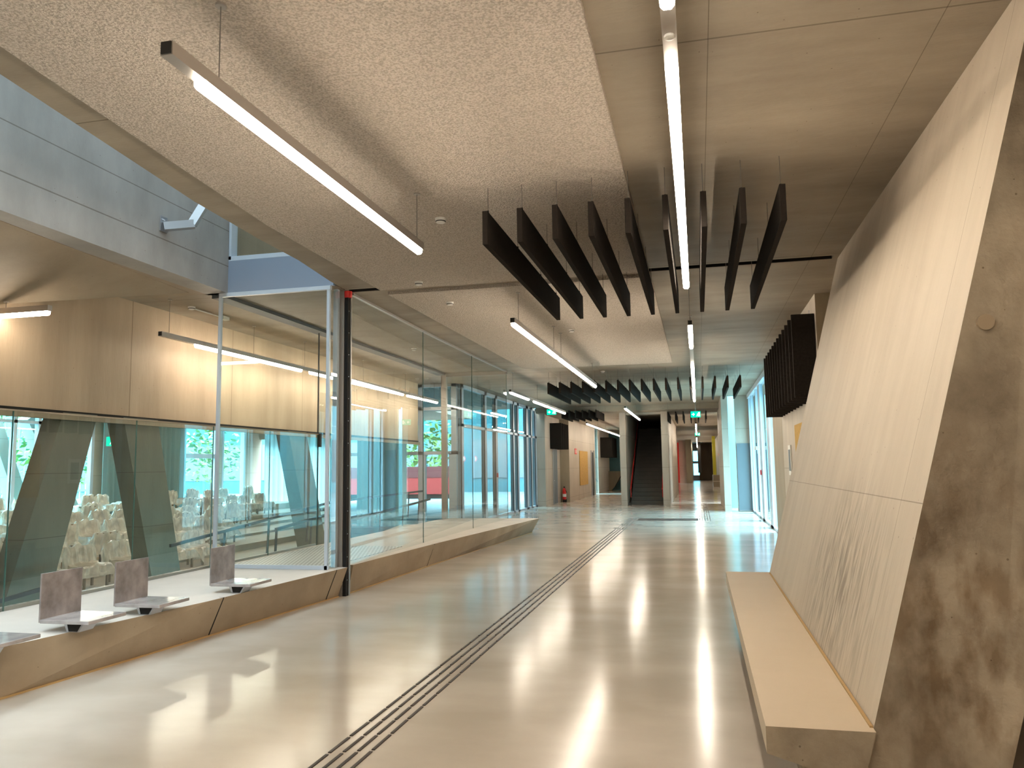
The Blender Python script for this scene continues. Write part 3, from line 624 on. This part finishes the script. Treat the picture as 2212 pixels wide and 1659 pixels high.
# ---- exit signs
def exit_sign(x, y, z, wd, h, label, ztop, arrow=1):
    t = thing('exit_sign', label, 'sign', (x, y, z), group='green exit signs')
    MB().box(-wd / 2, wd / 2, 0, .05, 0, h).obj('sign_box', 'signgreen', t)
    mb = MB(); q = h / 10
    if arrow:   # arrow on the left half, running figure and door on the right
        mb.box(-wd * .40, -wd * .14, -.004, -.001, h * .44, h * .56)
        mb.poly_y([(-wd * .26, h * .78), (-wd * .08, h * .5), (-wd * .26, h * .22)], -.004, -.001)
        cx = wd * .18
    else: cx = -.1 * wd
    mb.box(cx + wd * .10, cx + wd * .26, -.004, -.001, h * .15, h * .85)
    mb.poly_y([(cx - wd * .02, h * .62), (cx + wd * .05, h * .62), (cx + wd * .03, h * .40), (cx - wd * .04, h * .40)], -.004, -.001)
    mb.poly_y([(cx - wd * .04, h * .40), (cx, h * .40), (cx - wd * .08, h * .15), (cx - wd * .11, h * .18)], -.004, -.001)
    mb.poly_y([(cx, h * .40), (cx + wd * .03, h * .40), (cx + wd * .06, h * .18), (cx + wd * .03, h * .15)], -.004, -.001)
    mb.lathe([(q * .9, 0), (q * .9, .001)], 10, (cx + wd * .02, -.003, h * .74))
    mb.obj('pictogram', 'signwhite', t)
    MB().tube((0, .025, h), (0, .025, ztop - z), .006, 6).obj('hanger_rod', 'wire', t)
    return t
exit_sign(-4.97, 27.2, 3.42, .33, .19, 'green exit sign hanging over the left corridor mouth', CZ)
exit_sign(-.02, 25.2, 3.07, .30, .19, 'nearer green exit sign hanging in the right corridor mouth', CZ)
exit_sign(.02, 48, 3.30, .30, .18, 'smaller green exit sign deep in the right corridor', 3.74)
exit_sign(-15.9, 18.8, 2.35, .42, .26, 'green exit sign hanging inside the hall behind the columns', CZ, 0)

# ---- V columns between ramp and hall
def slant(y0a, y0b, y1a, y1b, label):
    t = thing('concrete_column', label, 'column')
    MB().hexa([(-7.75, y0a, -.66), (-7.48, y0a, -.66), (-7.48, y0b, -.66), (-7.75, y0b, -.66)], [(-7.75, y1a, 2.34), (-7.48, y1a, 2.34), (-7.48, y1b, 2.34), (-7.75, y1b, 2.34)]).obj('shaft', 'column', t)
    return t
slant(7.02, 7.68, 8.0, 8.56, 'dark slanted concrete column leaning right behind the hall glass')
slant(9.95, 10.55, 9.03, 9.72, 'dark slanted concrete column leaning left behind the hall glass')
slant(14.6, 15.3, 13.4, 14.1, 'slanted concrete column behind the guide rail, seen through the glass box')

# ---- handrails
def handrail(x, pts, posts, label, drop=.62):
    t = thing('handrail', label, 'handrail')
    mb = MB()
    for a, b in zip(pts, pts[1:]): mb.bar((x, a[0], a[1]), (x, b[0], b[1]), .03, .045)
    mb.obj('top_rail', 'rail', t)
    def zz(y):
        for a, b in zip(pts, pts[1:]):
            if a[0] <= y <= b[0]: return a[1] + (b[1] - a[1]) * (y - a[0]) / (b[0] - a[0])
    for y in posts: MB().bar((x, y, zz(y)), (x, y - .06, zz(y) - drop), .012, .055, (0, 1, 0)).obj('baluster', 'rail', t)
    return t
handrail(-7.22, [(5.2, .14), (8.1, .36)], [6.0, 8.07], 'black handrail with end post low behind the leftmost full seat', .6)
handrail(-7.2, [(9.7, .58), (14.6, .95), (20, 1.0)], [11.0, 12.3, 13.7, 15.4, 17, 19], 'black handrail climbing along the far side of the ramp', .62)
handrail(-6.36, [(11.05, .70), (12.75, .82)], [11.08, 12.2], 'short black handrail at the foot of the glass door', .99)
handrail(-6.42, [(13.5, .63), (18.4, .85)], [13.9, 15.3, 16.6, 17.6], 'black handrail inside the glass box beyond the guide rail', .42)

# ---- plastic-wrapped furniture in the hall
def make_chair(label, kind, rnd):
    t = thing('wrapped_chair', label, 'chair', group='plastic-wrapped chairs in the hall')
    MB().box(-.22, .24, -.30, .30, .40, .44).bevel(.01).obj('seat', 'chairshell', t)
    MB().bar((-.21, 0, .42), (-.27, 0, .80), .58, .03, (1, 0, 0)).obj('backrest', 'chairshell', t)
    for sx in (-.19, .21):
        for sy_ in (-.27, .27): MB().bar((sx, sy_, .40), (sx, sy_, 0), .04).obj('leg', 'chairshell', t)
    # loose sheet: side profile of a chair swept across its width, with hanging hems
    mb = MB(); ph = rnd.random() * 6; n = 15
    side = [(.33, .24), (.30, .32), (.275, .44), (.24, .475), (.05, .468), (-.10, .472), (-.165, .50), (-.195, .62), (-.215, .76), (-.245, .835), (-.285, .83), (-.305, .74), (-.295, .52), (-.31, .40), (-.34, .30)]
    grid = []
    for (x, z) in side:
        row = []
        top = z > .45 and x < -.15
        for i in range(n):
            u = i / (n - 1) * 2 - 1
            w = .325
            edge = abs(u) > .86
            dz = -.03 * u * u + (.02 * math.sin(7 * u + ph) if not edge else 0)
            y = u * w * (1 + (.22 if z < .4 else .05) * abs(u)) + .012 * math.sin(9 * z + ph)
            x2 = x + .018 * math.sin(11 * u + ph + 5 * z) + (.03 * math.sin(5 * u + ph) if z < .35 else 0)
            row.append(mb.bm.verts.new((x2, y, max(.02, z + dz * (1 if z > .3 else .3)))))
        grid.append(row)
    for a, b in zip(grid, grid[1:]):
        for i in range(n - 1): mb.bm.faces.new((a[i], a[i + 1], b[i + 1], b[i]))
    for sgn, k in ((-1, 0), (1, n - 1)):       # side flaps falling beside seat and back
        pv = None
        for r_i, row in enumerate(grid):
            v = row[k].co
            zb = max(.06, v.z - (.20 if r_i in (2, 3, 4, 5, 6) else .12) - .05 * math.sin(3 * r_i + ph))
            q = mb.bm.verts.new((v.x + .02 * math.sin(4 * r_i + ph), v.y + sgn * (.03 + .03 * rnd.random()), zb))
            if pv: mb.bm.faces.new((pv[0], row[k], q, pv[1]))
            pv = (row[k], q)
    mb.obj('plastic_sheet', 'sheet', t, False)
    return t
rr_ = random.Random(3)
ROWNAME = ['front row', 'second row', 'third row', 'fourth row', 'fifth row', 'back row']
EXT = [(11.6, 18.4), (12.6, 21.4), (14.0, 23.0), (15.4, 27.0), (17.2, 30.5), (19.4, 34.2)]
protos = []
for i in range(6):
    y, k = EXT[i][0], 0
    st_ = .98 + .04 * (i % 3)
    while y < EXT[i][1]:
        lab = '%s plastic-draped chair from the left in the hall %s' % (ORD[k], ROWNAME[i])
        loc = (ROWX[i] + rr_.uniform(-.15, .15), y + rr_.uniform(-.05, .05), ROWTOP[i] - .80)
        rz = rr_.choice([0, 0, 0, math.pi]) + rr_.uniform(-.13, .13)
        if len(protos) < 4:
            c = make_chair(lab, len(protos), rr_); protos.append(c); c.location = loc; c.rotation_euler = (0, 0, rz)
        else:
            s_ = rr_.uniform(.96, 1.03)
            dup(protos[rr_.randrange(4)], loc, rz, lab, (s_, s_, s_ * rr_.uniform(.93, 1.05)))
        y += st_; k += 1

# ---- curtains in the hall
def curtain(a, b, z0, z1, label, amp=.07, wl_=.32):
    t = thing('curtain', label, 'curtain', group=None)
    a, b = Vector(a), Vector(b); d = (b - a); Ln = d.length; d /= Ln; nrm = Vector((-d.y, d.x)); n = int(Ln / .05); mb = MB(); pv = None
    for i in range(n + 1):
        s = Ln * i / n; o = amp * math.sin(2 * math.pi * s / wl_ + 1.3 * math.sin(s * 1.7)) + .3 * amp * math.sin(s * 31)
        p = a + d * s + nrm * o; v = (mb.bm.verts.new((p.x, p.y, z0)), mb.bm.verts.new((p.x, p.y, z1)))
        if pv: mb.bm.faces.new((pv[0], v[0], v[1], pv[1]))
        pv = v
    mb.obj('fabric', 'curtain', t, True); MB().bar((a.x, a.y, z1 + .03), (b.x, b.y, z1 + .03), .05, .05).obj('curtain_track', 'alu', t)
curtain((-21.6, 25.1), (-21.6, 30.0), -.6, 3.8, 'long pale curtain between the two outer windows of the hall')
curtain((-21.4, 36.0), (-17.4, 36.0), -.6, 3.8, 'wide blue-grey curtain across the far end of the hall')
curtain((-9.35, 20.6), (-7.85, 20.6), .02, 3.3, 'short blue-grey curtain at the glazed end wall seen through the glass box')
curtain((-17.2, 35.6), (-10.4, 21.2), -.6, 3.8, 'long blue-grey curtain along the slanting hall wall beyond the chairs')

# ---- staircase
t = thing('staircase', 'dark concrete staircase rising away between two concrete piers', 'stairs', (0, 32.6, 0))
prof = [(0, 0)]
for k in range(20): prof += [(k * .29, (k + 1) * .166), ((k + 1) * .29, (k + 1) * .166)]
prof += [(20 * .29, 0)]
mb = MB()
for k in range(20): mb.box(-2.72, -1.42, k * .29, 20 * .29, k * .166 if k else 0, (k + 1) * .166)
mb.obj('steps', 'stair', t)
nz = MB()
for k in range(20): nz.box(-2.72, -1.42, k * .29 - .004, k * .29 + .03, (k + 1) * .166, (k + 1) * .166 + .004)
nz.obj('nosing', 'groove', t)
MB().box(-2.81, -2.725, -.2, 5.8, 0, .1).obj('stringer', 'stair', t)
for x in (-2.72, -1.45):
    t = thing('handrail', 'red handrail on the %s side of the dark staircase' % ('left' if x < -2 else 'right'), 'handrail', (x, 32.5, 0))
    MB().bar((0, 0, .62), (0, 5.5, 3.75), .04, .05).obj('top_rail', 'red', t)
    MB().bar((0, 0, .64), (0, -.12, .64), .04, .04).obj('rail_end', 'red', t)
    MB().box(-.015, .015, .1, .13, .3, .7).obj('bracket', 'red', t)

# ---- left corridor furniture
t = thing('door', 'tall narrow dark door in the left corridor wall before the extinguisher', 'door', (-6.115, 33.55, 0))
MB().box(0, .02, 0, .95, 0, 2.35).obj('leaf', 'bluepanel', t); MB().box(0, .03, -.05, 0, 0, 2.4).box(0, .03, .95, 1.0, 0, 2.4).box(0, .03, -.05, 1.0, 2.35, 2.4).obj('door_frame', 'steel', t)
MB().tube((.03, .1, 1.0), (.03, .22, 1.0), .012, 8).obj('handle', 'steel', t)
t = thing('door', 'black open doorway with steel frame beside the yellow pinboard', 'door', (-5.685, 42.8, 0))
MB().box(0, .02, 0, .95, 0, 2.35).obj('leaf', 'black', t); MB().box(0, .05, -.1, 0, 0, 2.45).box(0, .05, .95, 1.05, 0, 2.45).obj('door_frame', 'steel', t)
t = thing('fire_extinguisher', 'red fire extinguisher standing low by the plank-marked concrete pier', 'extinguisher', (-5.92, 35.25, .12))
MB().lathe([(.075, 0), (.085, .03), (.085, .42), (.06, .48), (.03, .52)], 16).obj('cylinder', 'red', t)
MB().box(-.03, .03, -.02, .02, .52, .58).obj('valve', 'black', t); MB().bar((0, -.02, .57), (.12, -.06, .30), .02).obj('hose', 'black', t); MB().lathe([(.086, .12), (.0865, .13), (.0865, .24), (.086, .25)], 16).obj('label_band', 'white', t)
MB().box(-.09, .09, .06, .10, -.12, .02).obj('wall_bracket', 'black', t)
t = thing('fire_sign', 'small red and white fire sign on the corner of the left corridor wall', 'sign', (-5.68, 37.0, 2.17))
MB().box(0, .015, 0, .62, 0, .27).obj('sign_plate', 'red', t); MB().box(.016, .02, .05, .14, .05, .22).box(.016, .02, .38, .48, .05, .22).obj('pictogram', 'white', t)
t = thing('pinboard', 'ochre yellow pinboard on the left corridor wall before the dark doorway', 'pinboard', (-5.685, 38.5, .66))
MB().box(0, .025, 0, 2.85, 0, 1.70).obj('cork_face', 'ochre', t)
t = thing('slanted_bench', 'grey slanted bench end standing on the floor far down the left corridor', 'bench', (-5.5, 51, 0))
MB().poly_y([(-.15, 0), (0, 0), (1.0, 1.25), (-.15, 1.25)], 0, .1).obj('slanted_end', 'wallbrown', t); MB().bar((.25, -.02, .25), (.65, -.02, .95), .05).obj('strut', 'black', t)

# ---- right side fittings
t = thing('door_panel', 'slate blue flush door panel in the pale wall beside the entrance windows', 'door', (1.30, 27.98, 0))
MB().box(0, .47, -.02, .018, .04, 2.30).obj('leaf', 'bluepanel', t); MB().box(0, .47, -.024, -.02, .02, .04).obj('threshold', 'steel', t)
t = thing('call_point', 'small red fire call point on the right entrance window frame', 'call point', (1.735, 23.35, 1.28)); MB().box(-.03, 0, 0, .10, 0, .14).obj('box', 'red', t)
t = thing('door_closer', 'small pale door closer on the right entrance window frame', 'door closer', (1.735, 23.7, 2.0)); MB().box(-.10, 0, 0, .5, 0, .10).obj('closer_body', 'white', t); MB().bar((-.05, .1, .05), (-.02, .5, -.1), .02).obj('closer_arm', 'steel', t)
t = thing('framed_notice', 'white framed notice on the right wall by the leaning slab edge', 'notice', (1.665, 15.15, 1.38)); MB().box(-.02, 0, 0, .36, 0, .55).obj('holder', 'white', t); MB().box(-.024, -.02, .06, .30, .08, .47).obj('notice_sheet', 'bluepanel', t)
t = thing('pinboard', 'ochre pinboard on the right wall mostly hidden by the leaning slab', 'pinboard', (1.665, 12.0, 1.1)); MB().box(-.02, 0, 0, 2.35, 0, 1.15).obj('cork_face', 'ochre', t)
t = thing('call_point', 'small red fire call point on the left entrance window frame', 'call point', (-6.385, 24.85, 1.28)); MB().box(0, .03, 0, .12, 0, .14).obj('box', 'red', t)

# ---- far right corridor
t = thing('wall_panel', 'tall bright red wall panel at the end of the right corridor', 'wall panel', (-2.6, 69.9, .02)); MB().box(0, 1.0, 0, .1, 0, 3.5).obj('panel_face', 'redwall', t)
t = thing('steel_column', 'yellow painted column far down the right corridor', 'column', (1.20, 62, 0)); MB().box(-.12, .12, 0, .3, 0.8, 3.74).obj('shaft', 'yellow', t); MB().box(-.14, .14, -.02, .32, 0, .8).obj('base', 'wallbrown', t)
t = thing('concrete_counter', 'low concrete bench block under the yellow column', 'bench', (1.0, 58, 0)); MB().box(0, .49, 0, 2.5, 0, .82).obj('block', 'wallbrown', t); MB().box(-.02, .49, -.02, .25, .36, .42).obj('seat_plate', 'bench', t)
t = thing('round_sign', 'round red warning sign near the slate wall in the right corridor', 'sign', (.98, 33.9, 2.0)); MB().tube((0, 0, 0), (0, .02, 0), .14, 20).obj('disc', 'red', t); MB().tube((0, -.004, 0), (0, 0, 0), .09, 20).obj('disc_face', 'white', t); MB().box(-.02, .02, .0, .03, -2.0, -.14).obj('post', 'black', t)

# ---- outdoors
struct('ground', MB().poly_z([(-10.2, 21.05), (-6.5, 21.05), (-6.5, 120), (-90, 120), (-90, 36.7), (-17.5, 36.7)], -.5, -.05).box(-90, -22.1, -30, 21.1, -.9, -.6).box(1.86, 60, 11, 120, -.5, -.05), 'gravel')
def tree(x, y, h, r, label, rs):
    t = thing('tree', label, 'tree', (x, y, -.5)); R_ = random.Random(rs)
    MB().tube((0, 0, 0), (.1, 0, h * .55), .10, 8, .05).obj('trunk', 'bark', t)
    mb = MB()
    for i in range(480):
        a, b = R_.uniform(0, 2 * math.pi), math.acos(R_.uniform(-1, 1)); q = r * R_.random() ** .4
        c = Vector((q * math.sin(b) * math.cos(a), q * math.sin(b) * math.sin(a), h * .62 + q * .95 * math.cos(b)))
        u = Vector((R_.uniform(-1, 1), R_.uniform(-1, 1), R_.uniform(-.6, .6))).normalized(); v = u.cross(Vector((R_.uniform(-1, 1), R_.uniform(-1, 1), 1))).normalized(); s = r * R_.uniform(.06, .13)
        mb.bm.faces.new([mb.bm.verts.new(c + u * s * p + v * s * .6 * q_) for p, q_ in ((-1, 0), (0, -1), (1, 0), (0, 1))])
    mb.obj('crown', 'leaf', t)
tree(-30, 26.5, 6.5, 2.6, 'leafy green tree outside the leftmost hall window', 1)
tree(-29, 31.0, 5.0, 2.0, 'green tree outside behind the first slanted column', 2)
tree(-26.5, 39.0, 5.0, 1.9, 'bushy green tree outside the hall window right of the second column', 3)
tree(-17, 47, 6.5, 2.4, 'dark green tree outside behind the red container', 4)
t = thing('slatted_fence', 'long pale fence of upright slats outside the hall windows', 'fence', (-40, 0, -.6))
mb = MB()
for i in range(118): mb.box(0, .08, 10 + i * .5, 10.32 + i * .5, 0, 5.5)
mb.obj('slats', 'slat', t); MB().box(.08, .16, 10, 69, 1.0, 1.15).box(.08, .16, 10, 69, 4.4, 4.55).obj('rails', 'slat', t)
t = thing('site_container', 'long red container standing outdoors behind the glass box', 'container', (-19.5, 41, -.05)); MB().box(0, 6.3, 0, 2.4, .25, 1.75).obj('body', 'containerred', t); MB().box(0, 6.3, -.02, 0, 1.15, 1.75).obj('upper_panel', plain('dark_red_paint', (.10, .012, .015), .5), t); MB().box(.1, 6.2, .1, 2.3, 0, .25).obj('base_frame', 'groove', t)
for k, (ya, yb) in enumerate([((23.1), (25.2)), ((22.0), (23.4))]):
    t = thing('facade_brace', ['grey slanted facade brace outside the leftmost hall window', 'pale slanted facade brace crossing behind the grey one'][k], 'brace')
    MB().bar((-22.6 - k * .5, ya - .5, 3.6), (-22.6 - k * .5, yb, -.6), .5, .45, (1, 0, 0)).obj('strut', 'wall', t)
t = thing('opposite_building', 'pale building across the yard beyond the entrance windows', 'building', (-38, 52, -.1)); b_ = MB().box(0, 33, 0, 5, 0, 11).obj('facade', 'tealwall', t)
for i in range(10): MB().box(.5 + i * 3.2, 3.0 + i * 3.2, -.05, 0, 1.0, 3.6).obj('window', 'bluepanel', t)
t = thing('opposite_building', 'pale blue building across the yard beyond the right entrance windows', 'building', (16, 12, -.1)); MB().box(0, 5, 0, 50, 0, 10).obj('facade', 'slat', t)
for i in range(9): MB().box(-.05, 0, 1 + i * 5.4, 4.4 + i * 5.4, .9, 3.8).obj('window', 'bluepanel', t)
